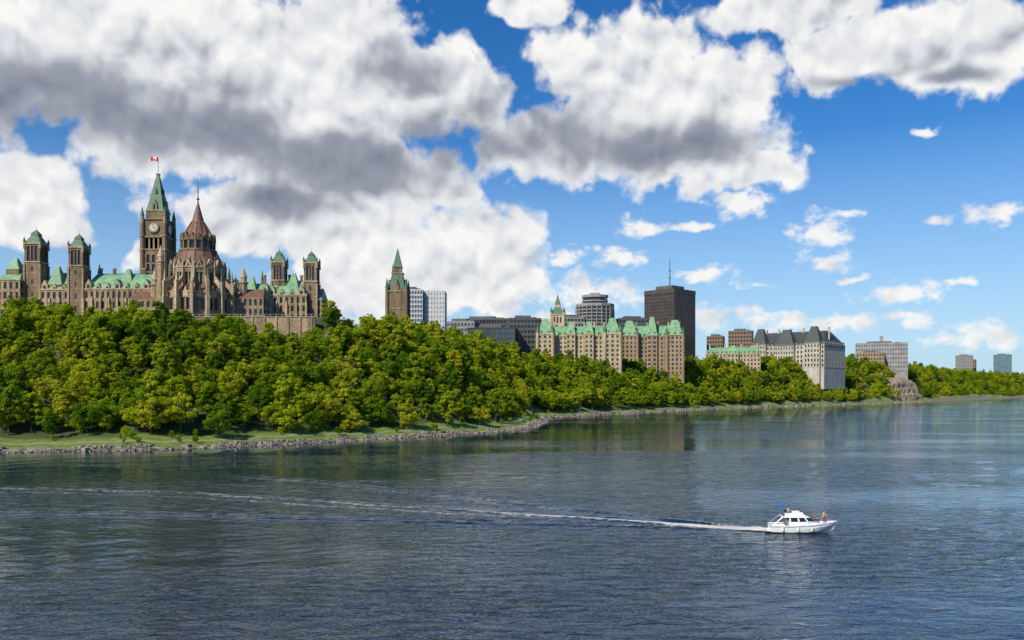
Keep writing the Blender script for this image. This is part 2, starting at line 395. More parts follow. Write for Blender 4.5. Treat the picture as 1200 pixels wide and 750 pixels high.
def scatter(name,x0,x1,y0,y1,sp,smin,smax,scl,keep=lambda x,y,s:True,var=(.58,1.22)):
    e=bpy.data.objects.new(name,None); COL.objects.link(e)
    gx,gy=np.meshgrid(np.arange(x0,x1,sp),np.arange(y0,y1,sp))
    gx=gx.ravel()+rng.uniform(-.45,.45,gx.size)*sp; gy=gy.ravel()+rng.uniform(-.45,.45,gy.size)*sp
    s=sdist(gx,gy); k=(s>smin+rng.uniform(0,5,s.size))&(s<smax); gx,gy,s=gx[k],gy[k],s[k]
    z=height(gx,gy); n=0
    for x,y,zz,si in zip(gx,gy,z,s):
        if not keep(x,y,si): continue
        pm=protos[int(rng.integers(0,8))] if rng.random()>.04 else conif
        f=scl*rng.uniform(*var)
        if x<-100 and y>395: f=min(f,.76)
        o=bpy.data.objects.new('tree',pm)
        o.scale=(f*rng.uniform(.88,1.12),f*rng.uniform(.88,1.12),f*rng.uniform(.85,1.15)); o.location=(x,y,zz-.3)
        o.rotation_euler=(rng.uniform(-.07,.07),rng.uniform(-.07,.07),rng.uniform(0,6.28)); COL.objects.link(o); o.parent=e; n+=1
    print(name,n)
BL=[(68,862,-6,78,34),(154,937,-10,66,38),(288,1111,-16,68,33),(411,1230,-44,111,69),(672,1552,-24,87,34),(645,1540,-24,46,28)]
def clear(x,y,s):
    for bx,by,r,w_,d_ in BL:
        c_,s_=math.cos(math.radians(r)),math.sin(math.radians(r)); dx,dy=x-bx,y-by
        u,v=dx*c_+dy*s_,-dx*s_+dy*c_
        if abs(u)<w_/2+1 and -d_/2-9<v<d_/2+2: return False
    return True
scatter('hillside_forest',-330,30,250,640,7.2,16,175,.90,lambda x,y,s:(x>-84 or y<426 or (x>-97 and y<450)))
scatter('riverbank_forest',-70,520,600,1350,9.0,11,150,1.08,lambda x,y,s:(x>30 or y>640) and clear(x,y,s),(.75,1.22))
scatter('distant_forest',520,2600,1150,3300,15.5,12,170,1.35,lambda x,y,s:not(650<x<738 and s<46) and clear(x,y,s))
scatter('shoreline_shrubs',-300,60,240,640,4.2,5.5,20,.22,lambda x,y,s:rng.random()<.26 and not(10<s<13.4),(.5,1.5))
for (x,y,f) in [(-168,298,.9),(-150,301,.95),(-128,303,1.0),(-107,311,.85),(-86,332,.95),(-66,354,.8),(-46,378,.9),(-30,400,1.0),(-16,422,.85),(-190,293,1.0)]:
    o=bpy.data.objects.new('deciduous_tree',protos[int(rng.integers(0,8))]); o.scale=(f*1.05,f*1.05,f); o.location=(x,y,float(height(x,y))-.3)
    o.rotation_euler=(0,0,rng.uniform(0,6)); COL.objects.link(o)

# ------------------------------------------------------------------ parliament
B=Builder('parliament_building',(-200,500,58))
W=B.part('walls','sandstone'); T=B.part('trim','sandstone_trim'); G=B.part('windows','glass'); R=B.part('roof','copper'); RD=B.part('tower_caps','copper_dark'); D=B.part('dark_stone','sandstone_dark'); I=B.part('finials','iron')
def wing(x0,x1,y0,y1,zt,zr,nx,nz=4,dorm=True,inx=3):
    B.block(W,G,x0,x1,y0,y1,-3,zt,nx,5,nz,.52,.34)
    B.box(T,x0-.3,x1+.3,y0-.3,y1+.3,zt,zt+.7)
    B.box(T,x0-.12,x1+.12,y0-.12,y0+.6,zt*.42,zt*.42+.35)
    B.hip(R,x0-.1,x1+.1,y0-.1,y1+.1,zt+.7,zr,inx,(y1-y0)*.42)
    B.box(I,x0+inx,x1-inx,(y0+y1)/2-.1,(y0+y1)/2+.1,zr-.05,zr+.7)
    if dorm:
        n=max(1,int((x1-x0)/5.2)); bw=(x1-x0)/n
        for i in range(n):
            c=x0+bw*(i+.5); w=1.15 if i%3 else 1.7; hh=3.2 if i%3 else 5
            B.box(T,c-w,c+w,y0-.2,y0+3,zt+.3,zt+hh*.6); B.gable(T,c-w-.15,c+w+.15,y0-.25,y0+4.5,zt+hh*.6,zt+hh*1.25)
            B.box(G,c-w*.5,c+w*.5,y0-.26,y0+.2,zt+.9,zt+hh*.55)
def buttress(x0,x1,y,z,n):
    for i in range(n+1):
        x=x0+(x1-x0)*i/n
        B.box(T,x-.5,x+.5,y-1.1,y+.2,-3,z*.7); B.hip(T,x-.5,x+.5,y-1.1,y+.2,z*.7,z*.7+2.2,.35,.5)
def tower(cx,cy,h,zb,zt,cap,lou=3):
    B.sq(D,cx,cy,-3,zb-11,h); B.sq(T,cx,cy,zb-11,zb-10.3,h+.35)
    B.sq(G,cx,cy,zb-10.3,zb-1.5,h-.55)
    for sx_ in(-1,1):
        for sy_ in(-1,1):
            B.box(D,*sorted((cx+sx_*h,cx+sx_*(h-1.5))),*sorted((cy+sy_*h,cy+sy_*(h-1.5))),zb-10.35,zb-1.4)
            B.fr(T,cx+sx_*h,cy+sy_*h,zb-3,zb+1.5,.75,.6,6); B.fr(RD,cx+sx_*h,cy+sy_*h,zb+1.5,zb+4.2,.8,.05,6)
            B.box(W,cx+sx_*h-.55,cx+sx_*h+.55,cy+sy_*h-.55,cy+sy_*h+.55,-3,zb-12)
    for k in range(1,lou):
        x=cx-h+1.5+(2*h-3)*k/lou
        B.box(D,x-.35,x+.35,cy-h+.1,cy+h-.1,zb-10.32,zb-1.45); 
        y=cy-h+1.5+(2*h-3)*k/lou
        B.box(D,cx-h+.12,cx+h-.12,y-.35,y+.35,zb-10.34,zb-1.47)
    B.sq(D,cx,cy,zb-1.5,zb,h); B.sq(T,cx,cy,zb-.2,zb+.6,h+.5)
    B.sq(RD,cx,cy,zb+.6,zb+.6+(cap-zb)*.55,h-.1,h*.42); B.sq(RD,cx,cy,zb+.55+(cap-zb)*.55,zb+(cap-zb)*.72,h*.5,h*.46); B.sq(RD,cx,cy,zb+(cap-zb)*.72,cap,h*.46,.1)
    B.fr(I,cx,cy,cap-.3,cap+2.2,.12,.05,5)
    for k in range(5):
        z=2+(zb-18)*k/4
        B.box(G,cx-.55,cx+.55,cy-h-.03,cy-h+.5,z,z+2.6); B.box(G,cx+h-.5,cx+h+.03,cy-.55,cy+.55,z,z+2.6)
        B.sq(W,cx,cy,z-1.6,z-1.2,h+.15)
wing(-125,-101,3,24,20,29,7)
wing(-101,-87.2,-2,20,26,33.5,4,5,False,3.5)
wing(-77.2,-60.2,1,22,20.5,31.5,5)
wing(-51,-6,0,24,20.8,31,14)
wing(-6,36,8,30,20,29,10)
wing(36,57,0,22,16,25,6)
wing(57,80,-2,20,17,26.5,7)
wing(85,88,2,20,15,22,1,4,False,.8)
buttress(-51,-6,0,20.8,9); buttress(-77,-60,1,20,3); buttress(36,57,0,16,4); buttress(57,80,-2,17,4)
tower(-82,6,4.6,48,57,57)
tower(-55.6,4,4.2,45.5,54.5,54)
tower(61.5,8,3.8,37.5,45,45)
tower(81.5,5,3.8,36.5,44,44)
B.block(W,G,-112,-60,-8,0,-3,8.5,16,2,2,.5,.35); B.box(T,-112.3,-59.7,-8.3,.0,8.5,9.3)
for (x,y,h,z0,z1) in [(-69,6,4.2,24,35),(-94,6,4,33,40),(46,6,3.6,18,29),(71,5,4.0,20,31),(-28,8,3.6,24,34)]:
    B.sq(D,x,y,z0-8,z0,h*.95); B.sq(R,x,y,z0,z1,h,.9)
for x in (-98,-65,-46,-38,-20,-12,40,52,67,74):
    B.box(D,x-.7,x+.7,10,11.6,20,34 if x<0 else 30); B.box(T,x-.9,x+.9,9.8,11.8,34 if x<0 else 30,34.8 if x<0 else 30.8)
for x,zt in ((-48,38),(-15,37),(30,36),(50,34)):
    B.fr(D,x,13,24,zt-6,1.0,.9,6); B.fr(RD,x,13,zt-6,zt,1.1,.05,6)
B.done()

# clock tower
B=Builder('clock_tower',(-228,550,58))
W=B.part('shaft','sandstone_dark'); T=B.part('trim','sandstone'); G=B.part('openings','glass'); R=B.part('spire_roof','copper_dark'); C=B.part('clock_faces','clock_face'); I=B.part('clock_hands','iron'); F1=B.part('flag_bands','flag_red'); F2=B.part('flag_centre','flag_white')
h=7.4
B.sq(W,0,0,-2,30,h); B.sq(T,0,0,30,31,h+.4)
B.sq(G,0,0,31,48,h-.9)
for k in range(4):
    x=-h+2.2+(2*h-4.4)*(k+.0)/3
    B.box(W,x-.75,x+.75,-h+.12,h-.12,31,48); B.box(W,-h+.14,h-.14,x-.75,x+.75,31,47.98)
for z in (36.5,42): B.sq(W,0,0,z,z+1.1,h-.25)
B.sq(W,0,0,48,51,h-.1); B.sq(T,0,0,51,51.8,h+.3)
B.sq(G,0,0,51.8,59,h-1.1)
for k in range(5):
    x=-h+1.6+(2*h-3.2)*k/4
    B.box(T,x-.5,x+.5,-h+.4,h-.4,51.8,59); B.box(T,-h+.42,h-.42,x-.5,x+.5,51.8,58.98)
B.sq(T,0,0,59,60,h+.2)
B.sq(W,0,0,60,70.5,h-.7); B.sq(T,0,0,70.5,71.3,h+.1)
for sx_ in(-1,1):
    for sy_ in(-1,1):
        cx,cy=sx_*(h-.2),sy_*(h-.2)
        B.fr(W,cx,cy,-2,68,1.7,1.35,8); B.fr(T,cx,cy,68,73,1.25,1.1,8); B.fr(R,cx,cy,73,79,1.3,.05,8)
        B.fr(T,cx,cy,50.5,51.9,1.9,1.9,8); B.fr(T,cx,cy,59.6,60.3,1.85,1.85,8)
B.sq(W,0,0,71.3,76,h-2); B.sq(T,0,0,76,76.6,h-1.6)
for a in range(4):
    ca,sa=math.cos(a*math.pi/2),math.sin(a*math.pi/2)
    def rt(pts): return [(x*ca-y*sa,x*sa+y*ca,z) for x,y,z in pts]
    def disc(part,r,y0,y1,n=24):
        v=[];
        for yy in(y0,y1):
            for i in range(n): t=2*math.pi*i/n; v.append((r*math.cos(t),yy,65.3+r*math.sin(t)))
        B.mesh(part,rt(v),[tuple(range(n)),tuple(range(2*n-1,n-1,-1))]+[(i,n+i,n+(i+1)%n,(i+1)%n) for i in range(n)])
    disc(W,3.5,-h-.05,-h+1); disc(T,3.2,-h-.15,-h+1); disc(C,2.6,-h-.25,-h+1)
    for ang,ln,w in ((100,2.3,.16),(-25,1.6,.22)):
        t=math.radians(ang); dx,dz=math.cos(t),math.sin(t)
        B.mesh(I,rt([(-dz*w,-h-.32,65.3+dx*w),(dz*w,-h-.32,65.3-dx*w),(dz*w+dx*ln,-h-.32,65.3-dx*w+dz*ln),(-dz*w+dx*ln,-h-.32,65.3+dx*w+dz*ln)]),[(0,1,2,3)])
    for i in range(12):
        t=i*math.pi/6; x,z=2.25*math.cos(t),65.3+2.25*math.sin(t)
        B.mesh(I,rt([(x-.18,-h-.3,z-.18),(x+.18,-h-.3,z-.18),(x+.18,-h-.3,z+.18),(x-.18,-h-.3,z+.18)]),[(0,1,2,3)])
    v=[(-1.5,-6,76.6),(1.5,-6,76.6),(1.5,-6,80),(0,-6,83.5),(-1.5,-6,80),(-1.5,-2,76.6),(1.5,-2,76.6),(1.5,-2,80),(0,-2,83.5),(-1.5,-2,80)]
    B.mesh(T,rt(v),[(0,1,2,3,4),(1,6,7,2),(2,7,8,3),(3,8,9,4),(4,9,5,0)])
    B.mesh(G,rt([(-.7,-6.05,77.2),(.7,-6.05,77.2),(.7,-6.05,80),(0,-6.05,81.5),(-.7,-6.05,80)]),[(0,1,2,3,4)])
    v=[(-.8,-3.9,88),(.8,-3.9,88),(0,-3.9,91),(-.8,-1,88),(.8,-1,88),(0,-1,91)]
    B.mesh(R,rt(v),[(0,1,2),(0,2,5,3),(1,4,5,2)])
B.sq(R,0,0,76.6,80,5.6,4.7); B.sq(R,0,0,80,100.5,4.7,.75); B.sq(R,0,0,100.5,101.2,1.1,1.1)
B.fr(I,0,0,101,112,.18,.1,6)
def flag(part,x0,x1):
    n=4
    for i in range(n):
        a=x0+(x1-x0)*i/n; b=x0+(x1-x0)*(i+1)/n
        ya,yb=.35*math.sin(a*1.7),.35*math.sin(b*1.7)
        B.poly(part,[(a,ya,109-.1*a),(b,yb,109-.1*b),(b,yb,111.8-.1*b),(a,ya,111.8-.1*a)])
flag(F1,-4.6,-3.5); flag(F2,-3.5,-1.2); flag(F1,-1.2,-.1)
B.poly(F1,[(-3.1,-.5,109.9),(-2.35,-.5,109.5),(-1.6,-.5,109.9),(-1.9,-.5,110.9),(-2.35,-.5,111.5),(-2.8,-.5,110.9)])
B.done()

# library rotunda
B=Builder('library_rotunda',(-170,462,57))
W=B.part('drum','sandstone'); T=B.part('buttresses','sandstone_trim'); G=B.part('windows','glass'); R=B.part('roof','brown_roof'); D=B.part('dark_stone','sandstone_dark'); I=B.part('finial','iron')
K=16
B.fr(W,0,0,-3,5,18.4,18.2,K); B.fr(G,0,0,5,11,17.2,17.2,K); B.fr(W,0,0,11,14,18,18,K); B.fr(T,0,0,14,14.8,18.5,18.5,K); B.fr(R,0,0,14.8,18.5,18.2,14.0,K)
B.fr(G,0,0,15,26,13.2,13.2,K); B.fr(W,0,0,17,18.6,13.9,13.9,K); B.fr(W,0,0,25.2,27.5,14.2,14.2,K); B.fr(T,0,0,27.5,28.3,14.8,14.8,K)
B.fr(R,0,0,28.3,37.5,14.3,9.6,K); B.fr(D,0,0,37.5,38.4,10,10,K)
B.fr(G,0,0,38.4,43.5,8.2,8.2,K); B.fr(D,0,0,43.2,44.5,9,9,K)
B.fr(R,0,0,44.5,54,8.7,3.2,K); B.fr(R,0,0,54,64,3.2,.5,K)
B.fr(I,0,0,63.5,76,.35,.09,6); B.fr(I,0,0,66,67,.9,.5,8); B.fr(I,0,0,70,70.5,.6,.3,6)
for i in range(K):
    a=math.pi/K+2*math.pi*i/K; ca,sa=math.cos(a),math.sin(a)
    def rt(pts): return [(r*ca-t*sa,r*sa+t*ca,z) for r,t,z in pts]
    def rb(part,r0,r1,w,z0,z1,r0t=None,r1t=None,wt=None):
        r0t=r0 if r0t is None else r0t; r1t=r1 if r1t is None else r1t; wt=w if wt is None else wt
        B.mesh(part,rt([(r0,-w,z0),(r1,-w,z0),(r1,w,z0),(r0,w,z0),(r0t,-wt,z1),(r1t,-wt,z1),(r1t,wt,z1),(r0t,wt,z1)]),[(3,2,1,0),(4,5,6,7),(0,1,5,4),(1,2,6,5),(2,3,7,6),(3,0,4,7)])
    rb(T,17,21.5,.75,-3,12); rb(T,19,21.3,.7,12,20); rb(T,19.9,20.5,.7,20,27,20.1,20.2,.05)
    B.mesh(T,rt([(13.4,-.4,21.5),(19.6,-.4,15.5),(19.6,-.4,18.5),(13.4,-.4,25),(13.4,.4,21.5),(19.6,.4,15.5),(19.6,.4,18.5),(13.4,.4,25)]),[(0,1,2,3),(7,6,5,4),(3,2,6,7),(0,4,5,1)])
    rb(W,12.9,14.3,.85,15,26); rb(T,14.0,14.9,.5,24,30); rb(T,14.3,14.6,.5,30,33.5,14.4,14.5,.04)
    rb(D,8.0,9.1,.45,38.4,43.3); rb(D,8.9,9.4,.3,43,47.5,9.1,9.2,.03); rb(R,8.6,8.95,.16,44.5,54,3.25,3.5,.1); rb(R,14.2,14.5,.2,28.3,37.5,9.7,9.95,.16)
    a+=math.pi/K; ca,sa=math.cos(a),math.sin(a)
    B.mesh(T,rt([(14.1,-2.3,26.5),(14.1,2.3,26.5),(14.1,0,32.5),(10.5,-2.3,26.5),(10.5,2.3,26.5),(10.5,0,32.5)]),[(0,1,2),(0,2,5,3),(1,4,5,2)])
    B.mesh(G,rt([(14.16,-.8,27.6),(14.16,.8,27.6),(14.16,0,30.2)]),[(0,1,2)])
    B.mesh(D,rt([(8.95,-1.5,43),(8.95,1.5,43),(8.95,0,47.2),(6,-1.5,43),(6,1.5,43),(6,0,47.2)]),[(0,1,2),(0,2,5,3),(1,4,5,2)])
    B.mesh(T,rt([(18.2,-1.7,11.5),(18.2,1.7,11.5),(18.2,0,17.5),(15.5,-1.7,11.5),(15.5,1.7,11.5),(15.5,0,17.5)]),[(0,1,2),(0,2,5,3),(1,4,5,2)])
    rb(W,16.9,18.1,.3,5,11); rb(W,12.8,13.7,.28,18.5,25.4)
    rb(R,11.7,12.4,.7,32.2,34.2,11.2,11.6,.05)
for (x,y,r,zt) in ((-14,-15,1.9,39),(24,2,2.2,30),(-25,4,2.2,29)):
    B.fr(W,x,y,-3,zt-9,r,r*.9,8); B.fr(T,x,y,zt-9,zt-8.3,r*1.15,r*1.15,8); B.fr(T,x,y,zt-8.3,zt-6,r*.8,r*.8,8); B.fr(T,x,y,zt-6,zt,r*.95,.05,8)
B.block(W,G,19,36,-2,14,-3,13,6,3,3,.5,.35); B.hip(R,19,36,-2,14,13,18,1.5,7)
B.block(W,G,-38,-19,0,14,-3,12,6,3,3,.5,.35); B.hip(R,-38,-19,0,14,12,17,1.5,7)
B.done()
# retaining wall
B=Builder('retaining_wall',(0,0,0)); W=B.part('wall','sandstone'); Cp=B.part('coping','concrete')
B.box(W,-420,-100,433.2,434.6,38,57.0); B.box(Cp,-420,-100,432.9,434.9,57.0,57.4)
for x in range(-420,-100,6): B.box(W,x,x+.8,432.7,433.3,38,56.9)
for x in np.arange(-420,-100,3.0): B.box(Cp,x,x+.25,433.7,433.95,57.4,58.5)
B.box(Cp,-420,-100,433.75,433.9,58.45,58.6)
B.done()

# west block tower
B=Builder('gothic_spire_tower',(-87,650,48))
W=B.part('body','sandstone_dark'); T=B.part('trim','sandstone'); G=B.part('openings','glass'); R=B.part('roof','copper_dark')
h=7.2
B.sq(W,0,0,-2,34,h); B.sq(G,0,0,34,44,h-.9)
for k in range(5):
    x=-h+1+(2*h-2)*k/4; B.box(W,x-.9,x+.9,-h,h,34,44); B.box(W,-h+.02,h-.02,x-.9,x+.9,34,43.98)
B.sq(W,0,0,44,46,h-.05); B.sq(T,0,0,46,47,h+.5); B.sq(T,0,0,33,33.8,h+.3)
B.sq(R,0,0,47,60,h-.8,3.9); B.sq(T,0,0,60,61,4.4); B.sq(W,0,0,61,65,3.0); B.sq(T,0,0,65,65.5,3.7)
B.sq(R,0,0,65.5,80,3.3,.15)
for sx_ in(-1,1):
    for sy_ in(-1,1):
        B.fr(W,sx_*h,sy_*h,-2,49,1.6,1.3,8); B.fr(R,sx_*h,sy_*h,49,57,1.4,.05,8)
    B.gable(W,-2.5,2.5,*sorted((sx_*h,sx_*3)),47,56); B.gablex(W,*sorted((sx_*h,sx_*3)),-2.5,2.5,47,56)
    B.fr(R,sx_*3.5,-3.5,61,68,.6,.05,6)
B.done()
B=Builder('copper_turret',(-112,540,50)); W=B.part('body','sandstone_dark'); R=B.part('roof','copper_dark')
B.sq(W,0,0,-4,17,2.6); B.sq(R,0,0,17,23,2.9,.2); B.sq(W,-7,3,-4,14,2); B.sq(R,-7,3,14,20,2.2,.2); B.box(W,-16,9,4,12,-4,11); B.hip(R,-16,9,4,12,11,15,2,3.9)
B.done()

# ------------------------------------------------------------------ offices
def office(name,x,y,zb,zt,w,d,nx,ny,nz,wall='concrete',glass='glass',rot=0,pf=.3,sf=.35,pent=True):
    B=Builder(name,(x,y,zb),rot); a=B.part('frame',wall); g=B.part('glazing',glass); r=B.part('roof_plant','grey_panel'); fd=B.part('foundation',wall)
    H=zt-zb
    B.block(a,g,-w/2,w/2,-d/2,d/2,0,H,nx,ny,nz,pf,sf,.35)
    B.box(fd,-w/2+.2,w/2-.2,-d/2+.2,d/2-.2,-30,-.02)
    B.box(a,-w/2-.1,w/2+.1,-d/2-.1,d/2+.1,H,H+.9)
    if pent:
        B.box(r,-w*.28,w*.2,-d*.25,d*.25,H+.9,H+4); B.box(r,w*.25,w*.36,-d*.2,d*.1,H+.9,H+2.6)
        B.fr(r,-w*.1,0,H+4,H+8,.15,.1,5)
    return B
office('glass_office_building',-94,800,35,112,23,25,9,9,18,'concrete_light','glass_blue',0,.25,.3).done()
office('glass_office_building',-72,806,35,111.5,19,25,7,9,18,'concrete_light','glass_blue',0,.75,.6,False).done()
office('office_building',-30,960,35,98,60,40,18,10,11,'grey_panel','glass',-8,.2,.3).done()
office('office_building',-55,930,35,93,34,30,9,8,10,'concrete','glass_blue',-8,.3,.45).done()
office('office_building',-20,900,35,84,50,30,22,10,9,'dark_metal','glass_blue',-6,.18,.18).done()
office('office_building',13,925,35,96,34,30,9,8,11,'grey_panel','glass',6,.25,.5).done()
office('office_building',20,1010,35,101,40,30,9,8,11,'concrete','glass',6,.25,.5).done()
office('office_building',150,1060,35,107,42,30,9,8,12,'grey_panel','glass',6,.25,.5).done()
office('office_building',70,1040,35,107,30,30,7,8,12,'concrete','glass',10,.25,.5).done()
B=office('dark_office_tower',222,1200,35,158,51,50,14,14,26,'brown_panel','glass',-46,.5,.35,False)
B.box('frame',-25.6,25.6,-25.6,25.6,118,124); B.box('roof_plant',-14,14,-14,14,124,130); B.fr('roof_plant',0,0,130,170,.9,.35,6)
for z in (142,152): B.fr('roof_plant',0,0,z,z+.8,1.6,1.6,6)
B.done()
B=Builder('tiered_office_tower',(102,1050,35)); a=B.part('bands','concrete'); g=B.part('glazing','glass'); 
B.fr(g,0,0,-20,86,23,23,12)
for i in range(22): B.fr(a,0,0,i*4.1,i*4.1+1.3,23.6,23.6,12)
for i in range(24):
    t=i*math.pi/12; B.fr(a,23.6*math.cos(t),23.6*math.sin(t),0,86,.7,.7,4)
B.fr(a,0,0,87,90,24,24,12); B.fr(g,0,0,90,98,15.5,15.5,12); B.fr(a,0,0,93,94.5,16.5,16.5,12); B.fr(a,0,0,98,101,16.5,16.5,12); B.box(a,-6,6,-5,5,101,104)
B.done()

def chateau(name,x,y,zb,w,d,he,hr,nx,ny,nz,wall,roof,rot,pav=[],inx=6,chim=0,dm=5.5):
    B=Builder(name,(x,y,zb),rot); a=B.part('walls',wall); g=B.part('windows','glass'); r=B.part('roof',roof); t=B.part('trim',wall); c=B.part('chimneys',wall); fd=B.part('foundation',wall)
    def wing(x0,x1,y0,y1,he,hr,nx,ny,ix,iy):
        B.block(a,g,x0,x1,y0,y1,0,he,nx,ny,nz,.55,.42,.5); B.box(t,x0-.5,x1+.5,y0-.5,y1+.5,he,he+.8)
        B.box(fd,x0+.25,x1-.25,y0+.25,y1-.25,-30,-.05)
        B.box(t,x0-.2,x1+.2,y0-.2,y1+.2,he*.84,he*.84+.5)
        B.hip(r,x0-.2,x1+.2,y0-.2,y1+.2,he+.8,hr,ix,iy)
        sl=iy/(hr-he-.8); n=max(1,int((x1-x0)/dm))
        for i in range(n):
            cx=x0+(x1-x0)*(i+.5)/n
            for sgn,yy in((1,y0),(-1,y1)):
                ys_=sorted((yy+sgn*.3,yy+sgn*(3+2*sl)))
                B.box(t,cx-1,cx+1,*ys_,he+.8,he+3.6); B.gable(r,cx-1.3,cx+1.3,*ys_,he+3.6,he+5.4)
                B.box(g,cx-.6,cx+.6,yy+sgn*.3-.06,yy+sgn*.3+.06,he+1.2,he+3.3)
        n=max(1,int((y1-y0)/dm)); sl=ix/(hr-he-.8)
        for i in range(n):
            cy=y0+(y1-y0)*(i+.5)/n
            for sgn,xx in((1,x0),(-1,x1)):
                xs_=sorted((xx+sgn*.3,xx+sgn*(3+2*sl)))
                B.box(t,*xs_,cy-1,cy+1,he+.8,he+3.6); B.gablex(r,*xs_,cy-1.3,cy+1.3,he+3.6,he+5.4)
                B.box(g,xx+sgn*.3-.06,xx+sgn*.3+.06,cy-.6,cy+.6,he+1.2,he+3.3)
    wing(-w/2,w/2,-d/2,d/2,he,hr,nx,ny,inx,d*.38)
    for (px,pw,fw,dh,dr) in pav:
        wing(px-pw/2,px+pw/2,-d/2-fw,-d/2+12,he+dh,hr+dr,max(2,int(pw/4)),3,pw*.33,(12+fw)*.4)
    for i in range(chim):
        cx=-w/2+4+(w-8)*i/max(1,chim-1); cy=(-.14 if i%2 else .14)*d
        B.box(c,cx-1,cx+1,cy-.9,cy+.9,he+3,hr+4); B.box(t,cx-1.25,cx+1.25,cy-1.15,cy+1.15,hr+4,hr+4.7)
    return B
B=chateau('chateau_government_building',68,862,34,78,34,39.5,50,20,8,9,'beige','copper',-6,[(-33,15,8,1,7),(-8,9,4,1,4),(10,9,4,1,4),(33,15,8,1,7)],6,8)
x,y=-22,6
rf=B.part('spire','copper_dark')
B.sq('walls',x,y,40,62,6.6); B.sq('trim',x,y,62,63,7.2); B.sq(rf,x,y,63,70,6.6,3.4); B.sq('trim',x,y,70,73,2.8); B.sq(rf,x,y,73,83,3,.2)
for a_ in(-1,1):
    for b_ in(-1,1): B.fr('walls',x+a_*6.4,y+b_*6.4,44,65,1.3,1.1,8); B.fr(rf,x+a_*6.4,y+b_*6.4,65,70,1.3,.05,8)
for k in (-3.2,0,3.2): B.box('windows',x+k-.8,x+k+.8,y-6.7,y-6,54,60)
for tx,ty in ((-40.5,-25),(-25.5,-25),(25.5,-25),(40.5,-25)):
    B.fr('walls',tx,ty,-20,43,1.8,1.7,8); B.fr(rf,tx,ty,43,51,2.0,.05,8)
B.done()
B=chateau('stone_justice_building',154,937,36,66,38,41,54,16,8,9,'tan','copper',-10,[(-24,17,5,1,5),(24,17,5,1,5),(0,11,3,1,9)],6,6)
rf=B.part('turret_roofs','copper_dark')
for tx,ty in ((-32.5,-24),(-15.5,-24),(15.5,-24),(32.5,-24)):
    B.fr('walls',tx,ty,-20,44,1.8,1.7,8); B.fr(rf,tx,ty,44,52,2.0,.05,8)
B.done()
chateau('copper_roof_low_building',288,1111,40,68,33,26,35,16,8,5,'beige','copper',-16,[(0,14,4,0,2)],5,4).done()
office('brick_building',338,1260,38,106,34,24,8,6,12,'brick','glass',-20,.4,.5).done()
office('brick_building',308,1290,38,100,24,24,6,6,11,'brick','glass',-20,.4,.5).done()
chateau('court_building',411,1230,51,111,69,31,52,22,14,5,'white_stone','slate',-44,[(-40,22,5,2,5),(40,22,5,2,5),(0,28,6,-1,2)],11,12,6).done()
B=office('library_archive_building',672,1552,50,104,87,34,20,8,7,'concrete','glass_blue',-24,.5,.6)
B.box('frame',-3,3,-4,2,55,68); B.done()
office('low_block_building',645,1535,50,86,46,28,10,6,5,'tan','glass',-24,.5,.5).done()
office('apartment_building',1325,2500,50,120,46,30,10,8,14,'concrete','glass',-28,.45,.45).done()
office('apartment_building',1365,2560,50,110,50,30,10,8,13,'brick','glass',-28,.45,.45).done()
office('teal_glass_tower',1437,2500,50,122,46,34,10,8,15,'concrete','glass_teal',-28,.15,.2).done()

# ------------------------------------------------------------------ boat
M['gel']=simple('white_gelcoat',(.78,.78,.75),.25,.03,1); M['navy']=simple('blue_canvas',(.02,.10,.35),.7,.1,2)
M['tint']=simple('tinted_window',(.015,.018,.022),.08,.2,1); M['steel']=simple('stainless_rail',(.6,.6,.6),.25,.05,1,1.0); M['teak']=simple('deck_tan',(.45,.38,.28),.7,.15,3)
B=Builder('motor_boat',(36.4,120.6,.05),-6)
Hl=B.part('hull','gel'); Dk=B.part('deck','teak'); Cb=B.part('cabin','gel'); Wn=B.part('cabin_windows','tint'); Bl=B.part('canopy','navy'); St=B.part('rails','steel'); Sp=B.part('hull_stripe','navy')
S=[(0,1.45,1.3,1.02,.1,-.35),(1.5,1.55,1.38,1.02,.08,-.4),(3,1.6,1.4,1.06,.08,-.4),(5,1.55,1.28,1.16,.14,-.38),(6.5,1.32,.95,1.3,.28,-.3),(7.8,.9,.5,1.43,.55,-.1),(8.7,.42,.18,1.53,.95,.35),(9.2,.05,.03,1.6,1.45,1.3)]
rows=[]
for (x,b,c,zs,zc,zk) in S:
    rows.append([(x,0,zk),(x,-c,zc),(x,-(b*.96),zc+(zs-zc)*.55),(x,-b,zs),(x,-max(b-.14,.01),zs+.03),(x,-max(b-.16,.008),zs-.12)])
for sg in(1,-1):
    for i in range(len(rows)-1):
        for j in range(5):
            a,b2,c2,d2=rows[i][j],rows[i+1][j],rows[i+1][j+1],rows[i][j+1]
            q=[(p_[0],p_[1]*sg,p_[2]) for p_ in (a,b2,c2,d2)]
            B.poly(Hl,q if sg==1 else q[::-1])
        def off(pt,k): return (pt[0],(pt[1]-.012)*sg,pt[2]-k)
        q=[off(rows[i][3],.2),off(rows[i+1][3],.2),off(rows[i+1][3],.14),off(rows[i][3],.14)]; B.poly(Sp,q)
B.poly(Hl,[(0,0,-.35),(0,1.3,.1),(0,1.39,.6),(0,1.45,1.02),(0,-1.45,1.02),(0,-1.39,.6),(0,-1.3,.1)])
for i in range(2,len(S)-1):
    x,b,_,z,_,_=S[i]; x2,b2,_,z2,_,_=S[i+1]
    B.poly(Hl,[(x,-b+.14,z-.08),(x2,-max(b2-.14,.01),z2-.08),(x2,max(b2-.14,.01),z2-.08),(x,b-.14,z-.08)])
B.box(Dk,.05,3,-1.38,1.38,.42,.46); B.box(Hl,.03,.2,-1.4,1.4,.3,1.0); B.box(Hl,-.7,.0,-1.25,1.25,.18,.28)
